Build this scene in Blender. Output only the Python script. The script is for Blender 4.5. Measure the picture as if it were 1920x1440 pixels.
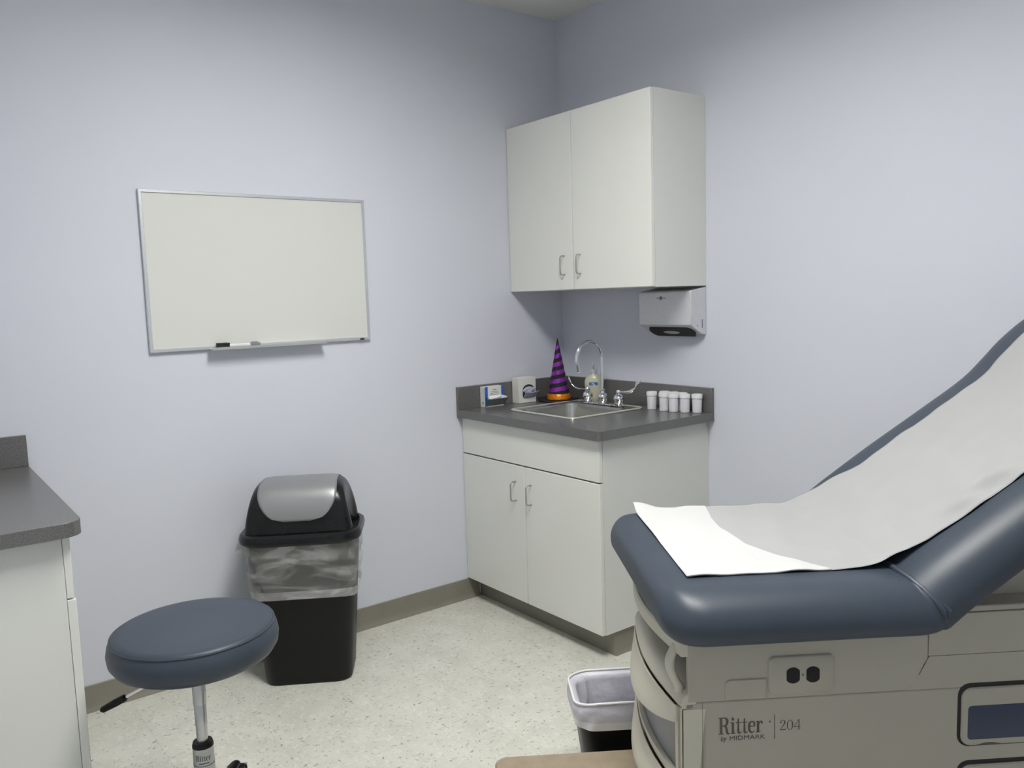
import bpy, bmesh, math, random
from mathutils import Vector, Matrix
from mathutils.geometry import tessellate_polygon
random.seed(7)
sc = bpy.context.scene
for o in list(bpy.data.objects):
    bpy.data.objects.remove(o)
PI = math.pi

# ------------------------------------------------------------------ camera
cam_d = bpy.data.cameras.new('camera')
cam = bpy.data.objects.new('camera', cam_d)
sc.collection.objects.link(cam)
sc.camera = cam
YAW, PITCH, ROLL, FPX = 0.9172, -0.1056, -0.0319, 1529.55
fw = Vector((-math.sin(YAW) * math.cos(PITCH), math.cos(YAW) * math.cos(PITCH), math.sin(PITCH)))
rt = Vector((math.cos(YAW), math.sin(YAW), 0))
up = rt.cross(fw)
r2 = rt * math.cos(ROLL) + up * math.sin(ROLL)
u2 = up * math.cos(ROLL) - rt * math.sin(ROLL)
M = Matrix((r2, u2, -fw)).transposed().to_4x4()
M.translation = Vector((3.1243, -2.7284, 1.4128))
cam.matrix_world = M
cam_d.sensor_fit = 'HORIZONTAL'
cam_d.sensor_width = 36
cam_d.lens = FPX / 1920 * 36
cam_d.clip_start = 0.02

# ------------------------------------------------------------------ world, exposure
w = bpy.data.worlds.new('world'); sc.world = w
w.use_nodes = True
w.node_tree.nodes['Background'].inputs[0].default_value = (0.5, 0.55, 0.62, 1)
w.node_tree.nodes['Background'].inputs[1].default_value = 0.05
vs = sc.view_settings
vs.view_transform = 'Standard'; vs.look = 'None'; vs.gamma = 1; vs.use_curve_mapping = False
vs.exposure = 1.76
LIGHT_X, LIGHT_Y, LIGHT_E = 1.82, -1.62, 9.5       # ceiling troffer, built below

ROOM_X, ROOM_Y, ROOM_H = 3.75, -3.03, 2.745

# ------------------------------------------------------------------ materials
def nn(nt, t, **k):
    n = nt.nodes.new(t)
    for a, b in k.items():
        setattr(n, a, b)
    return n
def mat(name, col, rough=0.5, metal=0.0, spec=0.5, noise=None, bump=None, coat=0.0, sheen=0.0, emis=None):
    """noise=(scale, amount): soft mottling of the colour; bump=(scale, strength, distance)"""
    m = bpy.data.materials.new(name); m.use_nodes = True
    nt = m.node_tree; b = nt.nodes['Principled BSDF']
    b.inputs['Base Color'].default_value = (*col, 1)
    b.inputs['Roughness'].default_value = rough
    b.inputs['Metallic'].default_value = metal
    b.inputs['Specular IOR Level'].default_value = spec
    b.inputs['Coat Weight'].default_value = coat
    tc = nn(nt, 'ShaderNodeTexCoord')
    if noise:
        n = nn(nt, 'ShaderNodeTexNoise'); n.inputs['Scale'].default_value = noise[0]; n.inputs['Detail'].default_value = 4
        nt.links.new(tc.outputs['Object'], n.inputs['Vector'])
        r = nn(nt, 'ShaderNodeValToRGB')
        a = noise[1]
        r.color_ramp.elements[0].position = 0.35; r.color_ramp.elements[1].position = 0.65
        r.color_ramp.elements[0].color = (*[c * (1 - a) for c in col], 1)
        r.color_ramp.elements[1].color = (*[min(1, c * (1 + a)) for c in col], 1)
        nt.links.new(n.outputs['Fac'], r.inputs['Fac'])
        nt.links.new(r.outputs['Color'], b.inputs['Base Color'])
    if bump:
        n2 = nn(nt, 'ShaderNodeTexNoise'); n2.inputs['Scale'].default_value = bump[0]; n2.inputs['Detail'].default_value = 3
        nt.links.new(tc.outputs['Object'], n2.inputs['Vector'])
        bp = nn(nt, 'ShaderNodeBump'); bp.inputs['Strength'].default_value = bump[1]; bp.inputs['Distance'].default_value = bump[2]
        nt.links.new(n2.outputs['Fac'], bp.inputs['Height'])
        nt.links.new(bp.outputs['Normal'], b.inputs['Normal'])
    if emis:
        b.inputs['Emission Color'].default_value = (*emis[0], 1)
        b.inputs['Emission Strength'].default_value = emis[1]
    return m

M_wall = mat('painted_wall', (0.636, 0.660, 0.732), 0.75, noise=(1.2, 0.012), bump=(260, 0.10, 0.001), spec=0.3)
M_ceil = mat('ceiling_paint', (0.78, 0.78, 0.74), 0.9, bump=(140, 0.35, 0.002), spec=0.2)
M_lam = mat('white_laminate', (0.71, 0.72, 0.68), 0.38, noise=(3, 0.01))
M_lamedge = mat('white_edge_banding', (0.76, 0.765, 0.72), 0.35, noise=(3, 0.01))
M_beige = mat('beige_enamel', (0.40, 0.38, 0.315), 0.42, noise=(4, 0.015))
M_cream = mat('cream_plastic', (0.56, 0.54, 0.45), 0.4, noise=(4, 0.015))
M_seam = mat('dark_seam', (0.10, 0.095, 0.08), 0.8, noise=(20, 0.1))
M_greyp = mat('grey_drawer_plastic', (0.22, 0.225, 0.24), 0.35, noise=(6, 0.03))
M_navyp = mat('navy_plastic', (0.022, 0.035, 0.075), 0.3, noise=(8, 0.04))
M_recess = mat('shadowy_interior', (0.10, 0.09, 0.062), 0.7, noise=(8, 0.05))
M_vinyl = mat('blue_vinyl', (0.040, 0.053, 0.074), 0.44, noise=(5, 0.03), bump=(420, 0.12, 0.0006), spec=0.45)
M_paper = mat('exam_paper', (0.36, 0.365, 0.37), 0.85, noise=(14, 0.012), bump=(60, 0.12, 0.002), spec=0.2)
M_paper2 = mat('exam_paper_whiter', (0.54, 0.545, 0.545), 0.85, noise=(14, 0.01), bump=(60, 0.12, 0.002), spec=0.2)
M_black = mat('black_plastic', (0.004, 0.004, 0.004), 0.42, spec=0.3, noise=(30, 0.1), bump=(500, 0.1, 0.0005))
M_rim = mat('black_gloss_plastic', (0.008, 0.009, 0.010), 0.26, spec=0.35, noise=(30, 0.1))
M_silver = mat('silver_plastic', (0.30, 0.31, 0.315), 0.38, metal=0.45, noise=(200, 0.03))
M_chrome = mat('chrome', (0.82, 0.83, 0.85), 0.06, metal=1, noise=(40, 0.01))
M_post = mat('satin_chrome', (0.55, 0.56, 0.57), 0.28, metal=0.9, noise=(40, 0.02))
M_bead = mat('rim_highlight', (0.78, 0.77, 0.70), 0.45, metal=0.6, noise=(60, 0.03))
M_steel = mat('brushed_steel', (0.52, 0.515, 0.47), 0.24, metal=1, noise=(60, 0.05))
M_disp = mat('satin_dispenser_steel', (0.66, 0.67, 0.69), 0.45, metal=0.35, noise=(40, 0.02))
M_alu = mat('satin_aluminium', (0.66, 0.68, 0.70), 0.35, metal=0.7, noise=(80, 0.02))
M_hnd = mat('nickel_handle', (0.42, 0.42, 0.41), 0.32, metal=0.8, noise=(80, 0.03))
M_board = mat('whiteboard_face', (0.67, 0.685, 0.65), 0.22, noise=(2, 0.006))
M_base = mat('taupe_vinyl_base', (0.235, 0.225, 0.185), 0.5, noise=(9, 0.05))
M_pwhite = mat('white_plastic', (0.78, 0.78, 0.80), 0.35, noise=(20, 0.01))
M_translu = mat('milky_cup_plastic', (0.66, 0.65, 0.69), 0.35, noise=(20, 0.02))
M_card = mat('white_cardboard', (0.74, 0.735, 0.69), 0.7, noise=(30, 0.02))
M_blue = mat('blue_print', (0.03, 0.13, 0.55), 0.5, noise=(30, 0.05))
M_teal = mat('dark_teal_print', (0.02, 0.09, 0.17), 0.5, noise=(30, 0.05))
M_ink = mat('grey_ink', (0.16, 0.17, 0.2), 0.6, noise=(30, 0.05))
M_logo = mat('brown_grey_lettering', (0.10, 0.085, 0.075), 0.6, noise=(30, 0.05))
M_soap = mat('pearly_soap', (0.60, 0.60, 0.44), 0.3, noise=(40, 0.04), coat=0.3)
M_pump = mat('clear_pump_plastic', (0.55, 0.57, 0.56), 0.2, noise=(40, 0.04))
M_hatblk = mat('black_felt', (0.012, 0.011, 0.014), 0.8, noise=(120, 0.3))
M_tan = mat('tan_step_plastic', (0.30, 0.245, 0.175), 0.6, noise=(30, 0.06), bump=(300, 0.2, 0.001))
M_dark = mat('dark_opening', (0.02, 0.02, 0.02), 0.8, noise=(30, 0.1))
M_glove = mat('pale_blue_tissue', (0.42, 0.45, 0.55), 0.6, noise=(50, 0.15), bump=(60, 0.6, 0.004))
M_towel = mat('paper_towel', (0.42, 0.41, 0.36), 0.8, noise=(50, 0.05))
M_marker = mat('marker_barrel', (0.72, 0.72, 0.72), 0.4, noise=(50, 0.02))
M_eraser = mat('eraser_felt', (0.012, 0.016, 0.022), 0.7, noise=(50, 0.2))
M_sticker = mat('silver_sticker', (0.50, 0.51, 0.50), 0.35, metal=0.35, noise=(50, 0.03))

M_greyt = mat('troffer_sides', (0.35, 0.35, 0.34), 0.6, noise=(9, 0.02))
def glitter(name, c0, c1, sc_):
    m = mat(name, c0, 0.35, metal=0.35)
    nt = m.node_tree; b = nt.nodes['Principled BSDF']
    tc = nn(nt, 'ShaderNodeTexCoord'); v = nn(nt, 'ShaderNodeTexVoronoi'); v.inputs['Scale'].default_value = sc_
    nt.links.new(tc.outputs['Object'], v.inputs['Vector'])
    r = nn(nt, 'ShaderNodeValToRGB')
    r.color_ramp.elements[0].color = (*c0, 1); r.color_ramp.elements[1].color = (*c1, 1)
    sx = nn(nt, 'ShaderNodeSeparateColor')
    nt.links.new(v.outputs['Color'], sx.inputs[0]); nt.links.new(sx.outputs[0], r.inputs['Fac'])
    nt.links.new(r.outputs['Color'], b.inputs['Base Color'])
    return m
M_purple = glitter('purple_glitter', (0.12, 0.01, 0.22), (0.36, 0.04, 0.50), 260)
M_orange = glitter('orange_glitter', (0.55, 0.12, 0.005), (0.95, 0.38, 0.02), 260)

# countertop laminate: charcoal with fine light and dark flecks
def counter_mat():
    m = mat('speckled_charcoal_laminate', (0.13, 0.128, 0.125), 0.30, spec=1.0)
    nt = m.node_tree; b = nt.nodes['Principled BSDF']
    tc = nn(nt, 'ShaderNodeTexCoord'); n = nn(nt, 'ShaderNodeTexNoise')
    n.inputs['Scale'].default_value = 420; n.inputs['Detail'].default_value = 2
    nt.links.new(tc.outputs['Object'], n.inputs['Vector'])
    r = nn(nt, 'ShaderNodeValToRGB'); e = r.color_ramp.elements
    e[0].position = 0.36; e[0].color = (0.060, 0.059, 0.057, 1)
    e[1].position = 0.66; e[1].color = (0.172, 0.170, 0.166, 1)
    nt.links.new(n.outputs['Fac'], r.inputs['Fac'])
    nt.links.new(r.outputs['Color'], b.inputs['Base Color'])
    return m
M_counter = counter_mat()

# vinyl composition tile: off-white with small grey and tan chips
def floor_mat():
    m = mat('vinyl_composition_tile', (0.7, 0.7, 0.63), 0.32, spec=0.4)
    nt = m.node_tree; b = nt.nodes['Principled BSDF']; L = nt.links.new
    tc = nn(nt, 'ShaderNodeTexCoord')
    prev = None
    base = nn(nt, 'ShaderNodeTexNoise'); base.inputs['Scale'].default_value = 9; base.inputs['Detail'].default_value = 5
    L(tc.outputs['Object'], base.inputs['Vector'])
    r = nn(nt, 'ShaderNodeValToRGB'); e = r.color_ramp.elements
    e[0].position = 0.3; e[0].color = (0.60, 0.60, 0.535, 1); e[1].position = 0.7; e[1].color = (0.69, 0.69, 0.62, 1)
    L(base.outputs['Fac'], r.inputs['Fac']); prev = r.outputs['Color']
    for (scale, sx, sy, th, col, off, am) in ((95, 1, 0.45, 0.675, (0.20, 0.17, 0.12), 0, .7), (120, 0.45, 1, 0.680, (0.17, 0.17, 0.17), 5, .7),
                                        (70, 1, 0.6, 0.665, (0.42, 0.39, 0.31), 11, .55), (150, 1, 1, 0.70, (0.16, 0.16, 0.18), 17, .6), (60, .7, 1, 0.60, (0.76, 0.76, 0.70), 23, .5)):
        mp = nn(nt, 'ShaderNodeMapping'); mp.inputs['Scale'].default_value = (sx, sy, 1); mp.inputs['Location'].default_value = (off, off * .7, 0)
        mp.inputs['Rotation'].default_value = (0, 0, 0.3 * off)
        L(tc.outputs['Object'], mp.inputs['Vector'])
        n = nn(nt, 'ShaderNodeTexNoise'); n.inputs['Scale'].default_value = scale; n.inputs['Detail'].default_value = 1.5; n.inputs['Distortion'].default_value = 0.6
        L(mp.outputs['Vector'], n.inputs['Vector'])
        rr = nn(nt, 'ShaderNodeValToRGB'); ee = rr.color_ramp.elements
        ee[0].position = th; ee[0].color = (0, 0, 0, 1); ee[1].position = th + 0.035; ee[1].color = (am, am, am, 1)
        L(n.outputs['Fac'], rr.inputs['Fac'])
        mx = nn(nt, 'ShaderNodeMix'); mx.data_type = 'RGBA'
        L(rr.outputs['Color'], mx.inputs['Factor']); L(prev, mx.inputs[6]); mx.inputs[7].default_value = (*col, 1)
        prev = mx.outputs[2]
    # hairline tile joints
    bk = nn(nt, 'ShaderNodeTexBrick'); bk.offset = 0
    bk.inputs['Scale'].default_value = 1; bk.inputs['Mortar Size'].default_value = 0.0009
    bk.inputs['Brick Width'].default_value = 0.305; bk.inputs['Row Height'].default_value = 0.305
    bk.inputs['Color1'].default_value = (1, 1, 1, 1); bk.inputs['Color2'].default_value = (0.975, 0.975, 0.975, 1); bk.inputs['Mortar'].default_value = (0.84, 0.84, 0.82, 1)
    L(tc.outputs['Object'], bk.inputs['Vector'])
    ml = nn(nt, 'ShaderNodeMix'); ml.data_type = 'RGBA'; ml.blend_type = 'MULTIPLY'; ml.inputs['Factor'].default_value = 1
    L(prev, ml.inputs[6]); L(bk.outputs['Color'], ml.inputs[7])
    L(ml.outputs[2], b.inputs['Base Color'])
    return m
M_floor = floor_mat()

# thin plastic bag: partly see-through, whiter where it is creased
def bag_mat(name, col, lo, hi, scale):
    m = bpy.data.materials.new(name); m.use_nodes = True
    nt = m.node_tree; nt.nodes.clear(); L = nt.links.new
    out = nn(nt, 'ShaderNodeOutputMaterial'); mix = nn(nt, 'ShaderNodeMixShader')
    tr = nn(nt, 'ShaderNodeBsdfTransparent'); b = nn(nt, 'ShaderNodeBsdfPrincipled')
    b.inputs['Base Color'].default_value = (*col, 1); b.inputs['Roughness'].default_value = 0.35
    tc = nn(nt, 'ShaderNodeTexCoord'); mp = nn(nt, 'ShaderNodeMapping'); mp.inputs['Scale'].default_value = (1, 1, 3.2)
    mp.inputs['Rotation'].default_value = (0.35, 0.25, 0.3)
    n = nn(nt, 'ShaderNodeTexNoise'); n.inputs['Scale'].default_value = scale; n.inputs['Detail'].default_value = 3; n.inputs['Distortion'].default_value = 1.2
    L(tc.outputs['Object'], mp.inputs['Vector']); L(mp.outputs['Vector'], n.inputs['Vector'])
    r = nn(nt, 'ShaderNodeValToRGB'); e = r.color_ramp.elements
    e[0].position = 0.42; e[0].color = (lo, lo, lo, 1); e[1].position = 0.68; e[1].color = (hi, hi, hi, 1)
    L(n.outputs['Fac'], r.inputs['Fac']); L(r.outputs['Color'], mix.inputs[0])
    bp = nn(nt, 'ShaderNodeBump'); bp.inputs['Strength'].default_value = 0.5; bp.inputs['Distance'].default_value = 0.006
    L(n.outputs['Fac'], bp.inputs['Height']); L(bp.outputs['Normal'], b.inputs['Normal'])
    L(tr.outputs[0], mix.inputs[1]); L(b.outputs[0], mix.inputs[2]); L(mix.outputs[0], out.inputs[0])
    return m
M_bag = bag_mat('clear_bag_film', (0.62, 0.62, 0.60), 0.17, 0.50, 5)
M_baghem = bag_mat('clear_bag_hem', (0.62, 0.61, 0.62), 0.42, 0.66, 10)
M_liner = mat('white_liner_film', (0.60, 0.60, 0.66), 0.4, noise=(9, 0.08), bump=(18, 0.6, 0.01))
M_linerhem = mat('white_liner_hem', (0.76, 0.76, 0.76), 0.4, noise=(9, 0.05), bump=(25, 0.3, 0.004))

# ------------------------------------------------------------------ mesh building
class MB:
    def __init__(s):
        s.v = []; s.f = []; s.mi = []
    def add(s, vs_, fs_, mi=0):
        k = len(s.v); s.v += [tuple(p) for p in vs_]; s.f += [tuple(i + k for i in f) for f in fs_]; s.mi += [mi] * len(fs_)
        return s
    def box(s, x0, x1, y0, y1, z0, z1, mi=0):
        vs_ = [(x, y, z) for z in (z0, z1) for y in (y0, y1) for x in (x0, x1)]
        return s.add(vs_, [(0, 2, 3, 1), (4, 5, 7, 6), (0, 1, 5, 4), (2, 6, 7, 3), (0, 4, 6, 2), (1, 3, 7, 5)], mi)
    def loft(s, rings, cap0=True, cap1=True, closed=True, mi=0):
        n = len(rings[0]); vs_ = [p for r in rings for p in r]; fs_ = []
        for i in range(len(rings) - 1):
            for j in range(n if closed else n - 1):
                a = i * n + j; b = i * n + (j + 1) % n
                fs_.append((a, b, b + n, a + n))
        if closed and cap0: fs_.append(tuple(reversed(range(n))))
        if closed and cap1: fs_.append(tuple((len(rings) - 1) * n + j for j in range(n)))
        return s.add(vs_, fs_, mi)
    def grid(s, fn, nu, nv, mi=0):
        vs_ = [fn(i / nu, j / nv) for i in range(nu + 1) for j in range(nv + 1)]
        fs_ = [(i * (nv + 1) + j, (i + 1) * (nv + 1) + j, (i + 1) * (nv + 1) + j + 1, i * (nv + 1) + j + 1) for i in range(nu) for j in range(nv)]
        return s.add(vs_, fs_, mi)
    def lathe(s, prof, c=(0, 0, 0), n=48, mi=0):
        rings = [[(c[0] + r * math.cos(2 * PI * k / n), c[1] + r * math.sin(2 * PI * k / n), c[2] + z) for k in range(n)] for r, z in prof]
        return s.loft(rings, prof[0][0] > 1e-4 or True, True, True, mi)
    def tube(s, pts, r, n=12, mi=0, radii=None):
        pts = [Vector(p) for p in pts]; rings = []
        t0 = (pts[1] - pts[0]).normalized()
        ref = Vector((0, 0, 1)) if abs(t0.z) < 0.9 else Vector((1, 0, 0))
        x = t0.cross(ref).normalized()
        for i, p in enumerate(pts):
            t = (pts[min(i + 1, len(pts) - 1)] - pts[max(i - 1, 0)]).normalized()
            x = (x - t * x.dot(t)).normalized(); y = t.cross(x)
            rr = radii[i] if radii else r
            rings.append([p + (x * math.cos(2 * PI * k / n) + y * math.sin(2 * PI * k / n)) * rr for k in range(n)])
        return s.loft(rings, mi=mi)
    def prism(s, poly, fn, h0, h1, mi=0):
        """poly: 2D outline; fn(u, v, h) -> point"""
        n = len(poly); vs_ = [fn(p[0], p[1], h0) for p in poly] + [fn(p[0], p[1], h1) for p in poly]
        fs_ = [(i, (i + 1) % n, (i + 1) % n + n, i + n) for i in range(n)]
        fs_ += [tuple(reversed(range(n))), tuple(range(n, 2 * n))]
        return s.add(vs_, fs_, mi)
    def build(s, name, material, parent=None, smooth=None, bevel=0, seg=2, solid=0, subsurf=0, angle=35):
        me = bpy.data.meshes.new(name); me.from_pydata([tuple(p) for p in s.v], [], s.f)
        mats = material if isinstance(material, (list, tuple)) else [material]
        for m in mats: me.materials.append(m)
        for p, i in zip(me.polygons, s.mi): p.material_index = i
        bm = bmesh.new(); bm.from_mesh(me); bmesh.ops.remove_doubles(bm, verts=bm.verts, dist=1e-6)
        bmesh.ops.recalc_face_normals(bm, faces=bm.faces); bm.to_mesh(me); bm.free()
        if smooth is None: smooth = True
        if smooth:
            me.polygons.foreach_set('use_smooth', [True] * len(me.polygons))
            me.set_sharp_from_angle(angle=math.radians(angle))
        me.update()
        o = bpy.data.objects.new(name, me); sc.collection.objects.link(o)
        if parent is not None: o.parent = parent
        if solid:
            md = o.modifiers.new('solid', 'SOLIDIFY'); md.thickness = solid; md.offset = 0
        if bevel:
            md = o.modifiers.new('bevel', 'BEVEL'); md.width = bevel; md.segments = seg; md.limit_method = 'ANGLE'; md.angle_limit = math.radians(40)
            md.harden_normals = False
        if subsurf:
            md = o.modifiers.new('sub', 'SUBSURF'); md.levels = subsurf; md.render_levels = subsurf
        return o

def rrect(x0, x1, y0, y1, r, n=6):
    """rounded rectangle outline, counter-clockwise; r may be a single radius or one per corner (x1y0, x1y1, x0y1, x0y0)"""
    rs = r if isinstance(r, (tuple, list)) else (r,) * 4
    out = []
    for (cx, cy, a0, q) in ((x1, y0, -PI / 2, rs[0]), (x1, y1, 0, rs[1]), (x0, y1, PI / 2, rs[2]), (x0, y0, PI, rs[3])):
        q = max(q, 1e-5)
        ccx = cx - q if cx == x1 else cx + q; ccy = cy - q if cy == y1 else cy + q
        for k in range(n + 1):
            a = a0 + PI / 2 * k / n
            out.append((ccx + q * math.cos(a), ccy + q * math.sin(a)))
    return out
def ring(poly, z): return [(p[0], p[1], z) for p in poly]

def empty(name, loc, rz=0):
    o = bpy.data.objects.new(name, None); sc.collection.objects.link(o)
    o.empty_display_size = 0.05; o.location = loc; o.rotation_euler = (0, 0, rz); return o
def tag(o, label, cat, group=None):
    o['label'] = label; o['category'] = cat
    if group: o['group'] = group
    return o
def struct(o): o['kind'] = 'structure'; return o
def copy_tree(o, parent=None):
    c = o.copy(); sc.collection.objects.link(c); c.parent = parent
    for ch in [q for q in bpy.data.objects if q.parent is o]:
        copy_tree(ch, c)
    return c
def local(o, fn):
    return fn
def text_mb(body, size, fn, sx=1.0, depth=0.0006, bold=0.0):
    """flat built-in lettering turned into a mesh; fn(u, v, h) -> point"""
    cu = bpy.data.curves.new('lettering', 'FONT'); cu.body = body; cu.size = size; cu.extrude = 0; cu.offset = bold
    ob = bpy.data.objects.new('lettering', cu); sc.collection.objects.link(ob)
    dg = bpy.context.evaluated_depsgraph_get()
    me = bpy.data.meshes.new_from_object(ob.evaluated_get(dg))
    mb = MB(); mb.add([fn(v.co.x * sx, v.co.y, depth) for v in me.vertices], [tuple(p.vertices) for p in me.polygons])
    bpy.data.objects.remove(ob); bpy.data.meshes.remove(me); bpy.data.curves.remove(cu)
    return mb

def slab_hole(outer, inner, z0, z1):
    n, m_ = len(outer), len(inner); mb = MB()
    pts = [Vector((p[0], p[1], 0)) for p in outer], [Vector((p[0], p[1], 0)) for p in reversed(inner)]
    tri = tessellate_polygon(pts)
    vs_ = [(p.x, p.y, z) for z in (z0, z1) for q in pts for p in q]; N = n + m_
    fs_ = [tuple(reversed(t_)) for t_ in tri] + [tuple(i + N for i in t_) for t_ in tri]
    fs_ += [(i, (i + 1) % n, (i + 1) % n + N, i + N) for i in range(n)]
    fs_ += [(n + i, n + (i + 1) % m_, n + (i + 1) % m_ + N, n + i + N) for i in range(m_)]
    return mb.add(vs_, fs_)

# ------------------------------------------------------------------ room shell
T = 0.12
struct(MB().box(-T, ROOM_X + T, ROOM_Y - T, T, -0.1, 0).build('floor', M_floor, smooth=False))

struct(MB().box(-T, 0, ROOM_Y - T, T, 0, ROOM_H).build('wall_left', M_wall, smooth=False))
struct(MB().box(0, ROOM_X, 0, T, 0, ROOM_H).build('wall_back', M_wall, smooth=False))
struct(MB().box(ROOM_X, ROOM_X + T, ROOM_Y - T, T, 0, ROOM_H).build('wall_right', M_wall, smooth=False))
struct(MB().box(0, ROOM_X, ROOM_Y - T, ROOM_Y, 0, ROOM_H).build('wall_front', M_wall, smooth=False))
# cove base: thin sheet with a flared toe
cove = [(0, 0), (0.014, 0), (0.0135, 0.003), (0.008, 0.010), (0.005, 0.020), (0.004, 0.034), (0.004, 0.094), (0.002, 0.0965), (0, 0.0965)]
struct(MB().prism(cove, lambda u, v, h: (u, h, v), -2.425, -0.572).build('baseboard_left', M_base))
struct(MB().prism(cove, lambda u, v, h: (h, -u, v), 0.92, ROOM_X).build('baseboard_back', M_base))

# ceiling troffer (the room's lamp, above the frame), recessed in a hole in the ceiling
hx, hy, REC = 0.60, 0.30, 0.15  # unseen recess depth, added to cut the light on the upper walls
struct(slab_hole([(-T, ROOM_Y - T), (ROOM_X + T, ROOM_Y - T), (ROOM_X + T, T), (-T, T)],
                 [(LIGHT_X - hx, LIGHT_Y - hy), (LIGHT_X + hx, LIGHT_Y - hy), (LIGHT_X + hx, LIGHT_Y + hy), (LIGHT_X - hx, LIGHT_Y + hy)], ROOM_H, ROOM_H + REC + .02).build('ceiling', M_ceil, smooth=False))
lt = empty('ceiling_light', (LIGHT_X, LIGHT_Y, ROOM_H))
tag(lt, 'recessed fluorescent ceiling light with prismatic diffuser', 'ceiling light')
fr = MB(); g = .0005
for (a, b, c, d_) in ((-hx + g, hx - g, -hy + g, -hy + .012), (-hx + g, hx - g, hy - .012, hy - g), (-hx + g, -hx + .012, -hy + .012, hy - .012), (hx - .012, hx - g, -hy + .012, hy - .012)):
    fr.box(a, b, c, d_, .0, REC)
fr.build('housing', M_greyt, lt, smooth=False)
M_diff = mat('lit_diffuser', (0.9, 0.9, 0.9), 0.5, emis=((1.0, 0.985, 0.94), LIGHT_E))
MB().box(-hx + .0125, hx - .0125, -hy + .0125, hy - .0125, REC - .012, REC - .004).build('diffuser', M_diff, lt, smooth=False)

# ------------------------------------------------------------------ handles
def pull_mb(x, z0, z1, yf, out=0.03, r=0.0032):
    """wire pull on a door whose face is the plane y = yf and faces -y"""
    c = 0.012; pts = [(x, yf, z1)]
    for k in range(6):
        a = PI / 2 * k / 5
        pts.append((x, yf - out + c - c * math.sin(a), z1 - c + c * math.cos(a)))
    for k in range(6):
        a = PI / 2 * k / 5
        pts.append((x, yf - out + c - c * math.cos(a), z0 + c - c * math.sin(a)))
    pts.append((x, yf, z0))
    return MB().tube(pts, r, 10)

# ------------------------------------------------------------------ sink base cabinet
CW, CD, CH, CT = 0.950, 0.664, 0.907, 0.036      # counter width, depth, top height, thickness
FY = -0.637                                       # door face
def base_cab():
    t = empty('sink_cabinet', (0, 0, 0))
    tag(t, 'white laminate two door base cabinet under the sink in the corner', 'cabinet')
    b = MB()
    b.box(0.001, 0.020, FY + .019, -0.001, 0.100, CH - CT - .0006); b.box(0.900, 0.918, FY + .019, -0.001, 0.100, CH - CT - .0006)
    b.box(0.020, 0.900, FY + .019, -0.001, 0.100, 0.118)
    b.box(0.020, 0.900, FY + .019, FY + .038, 0.705, CH - CT - .0006)
    b.box(0.020, 0.900, -0.02, -0.001, 0.118, CH - CT - .0006)
    b.build('body', M_lam, t, smooth=False)
    MB().box(0.003, 0.917, FY, FY + .018, 0.7045, CH - CT - .006).build('false_drawer_front', M_lamedge, t, bevel=0.0018)
    MB().box(0.003, 0.4565, FY, FY + .018, 0.1015, 0.6985).build('door', M_lamedge, t, bevel=0.0018)
    MB().box(0.4605, 0.917, FY, FY + .018, 0.1015, 0.6985).build('door', M_lamedge, t, bevel=0.0018)
    ds = [o for o in bpy.data.objects if o.parent is t and o.name.startswith('door')]
    for o, x in zip(sorted(ds, key=lambda q: q.name), (0.398, 0.503)):
        pull_mb(x, 0.545, 0.628, FY + .0005).build('handle', M_hnd, o)
    MB().box(0.001, 0.905, -0.565, -0.553, 0, 0.0995).build('toe_kick', M_base, t)
    MB().prism([(0, 0), (-0.012, 0), (-0.006, 0.012), (-0.004, 0.03), (-0.004, 0.0995), (0, 0.0995)], lambda u, v, h: (0.905 - u, h, v), -0.565, -0.016).build('side_base', M_base, t)
    MB().box(0.880, 0.905, -0.553, -0.016, 0.0, 0.0998).build('plinth', M_base, t)
    return t
base_cab()

# countertop with side splashes and a cut-out for the sink
SX0, SX1, SY0, SY1 = 0.222, 0.650, -0.530, -0.100     # sink rim
t = empty('sink_countertop', (0, 0, CH - CT))
tag(t, 'charcoal speckled laminate countertop with splashes holding the steel sink', 'countertop')
z0 = CH - CT
slab_hole([(p[0], p[1]) for p in rrect(0.0015, CW, -CD, -0.0015, (0.022, .0004, .0004, .0004), 6)],
          rrect(SX0 + .018, SX1 - .018, SY0 + .018, SY1 - .018, .05, 5), 0, CT).build('worktop', M_counter, t)
MB().box(0.0015, CW, -0.0195, -0.0015, CT, CT + .1035).build('backsplash', M_counter, t, bevel=0.001, seg=1)
MB().box(0.0015, 0.0195, -CD, -0.0197, CT, CT + .1035).build('side_splash', M_counter, t, bevel=0.001, seg=1)

# sink
t = empty('sink', ((SX0 + SX1) / 2, (SY0 + SY1) / 2, CH + .0006))
tag(t, 'stainless steel drop-in sink with square bowl set in the grey countertop', 'sink')
hw_, hd_ = (SX1 - SX0) / 2, (SY1 - SY0) / 2
def sr(ix, iy0, iy1, r): return rrect(-hw_ + ix, hw_ - ix, -hd_ + iy0, hd_ - iy1, r, 7)
m = MB(); rings = []
for (ix, a, b_, r, z) in ((0, 0, 0, .028, .0004), (.001, .001, .001, .028, .0035), (.006, .006, .006, .026, .0052), (.012, .012, .012, .026, .0036), (.026, .026, .075, .05, .0030),
                     (.031, .031, .080, .048, .0005), (.034, .034, .083, .046, -.010), (.038, .038, .088, .045, -.135), (.046, .046, .096, .042, -.152), (.062, .062, .112, .035, -.160)):
    rings.append(ring(sr(ix, a, b_, r), z))
m.loft(rings, cap0=False, cap1=True).build('basin', M_steel, t)
o_ = sr(.003, .003, .003, .026)
MB().tube([(p[0], p[1], .0042) for p in o_ + [o_[0]]], .0036, 10).build('rim_bead', M_bead, t)  # added bead, paler than the basin, paints the rim's bright highlight
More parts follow.
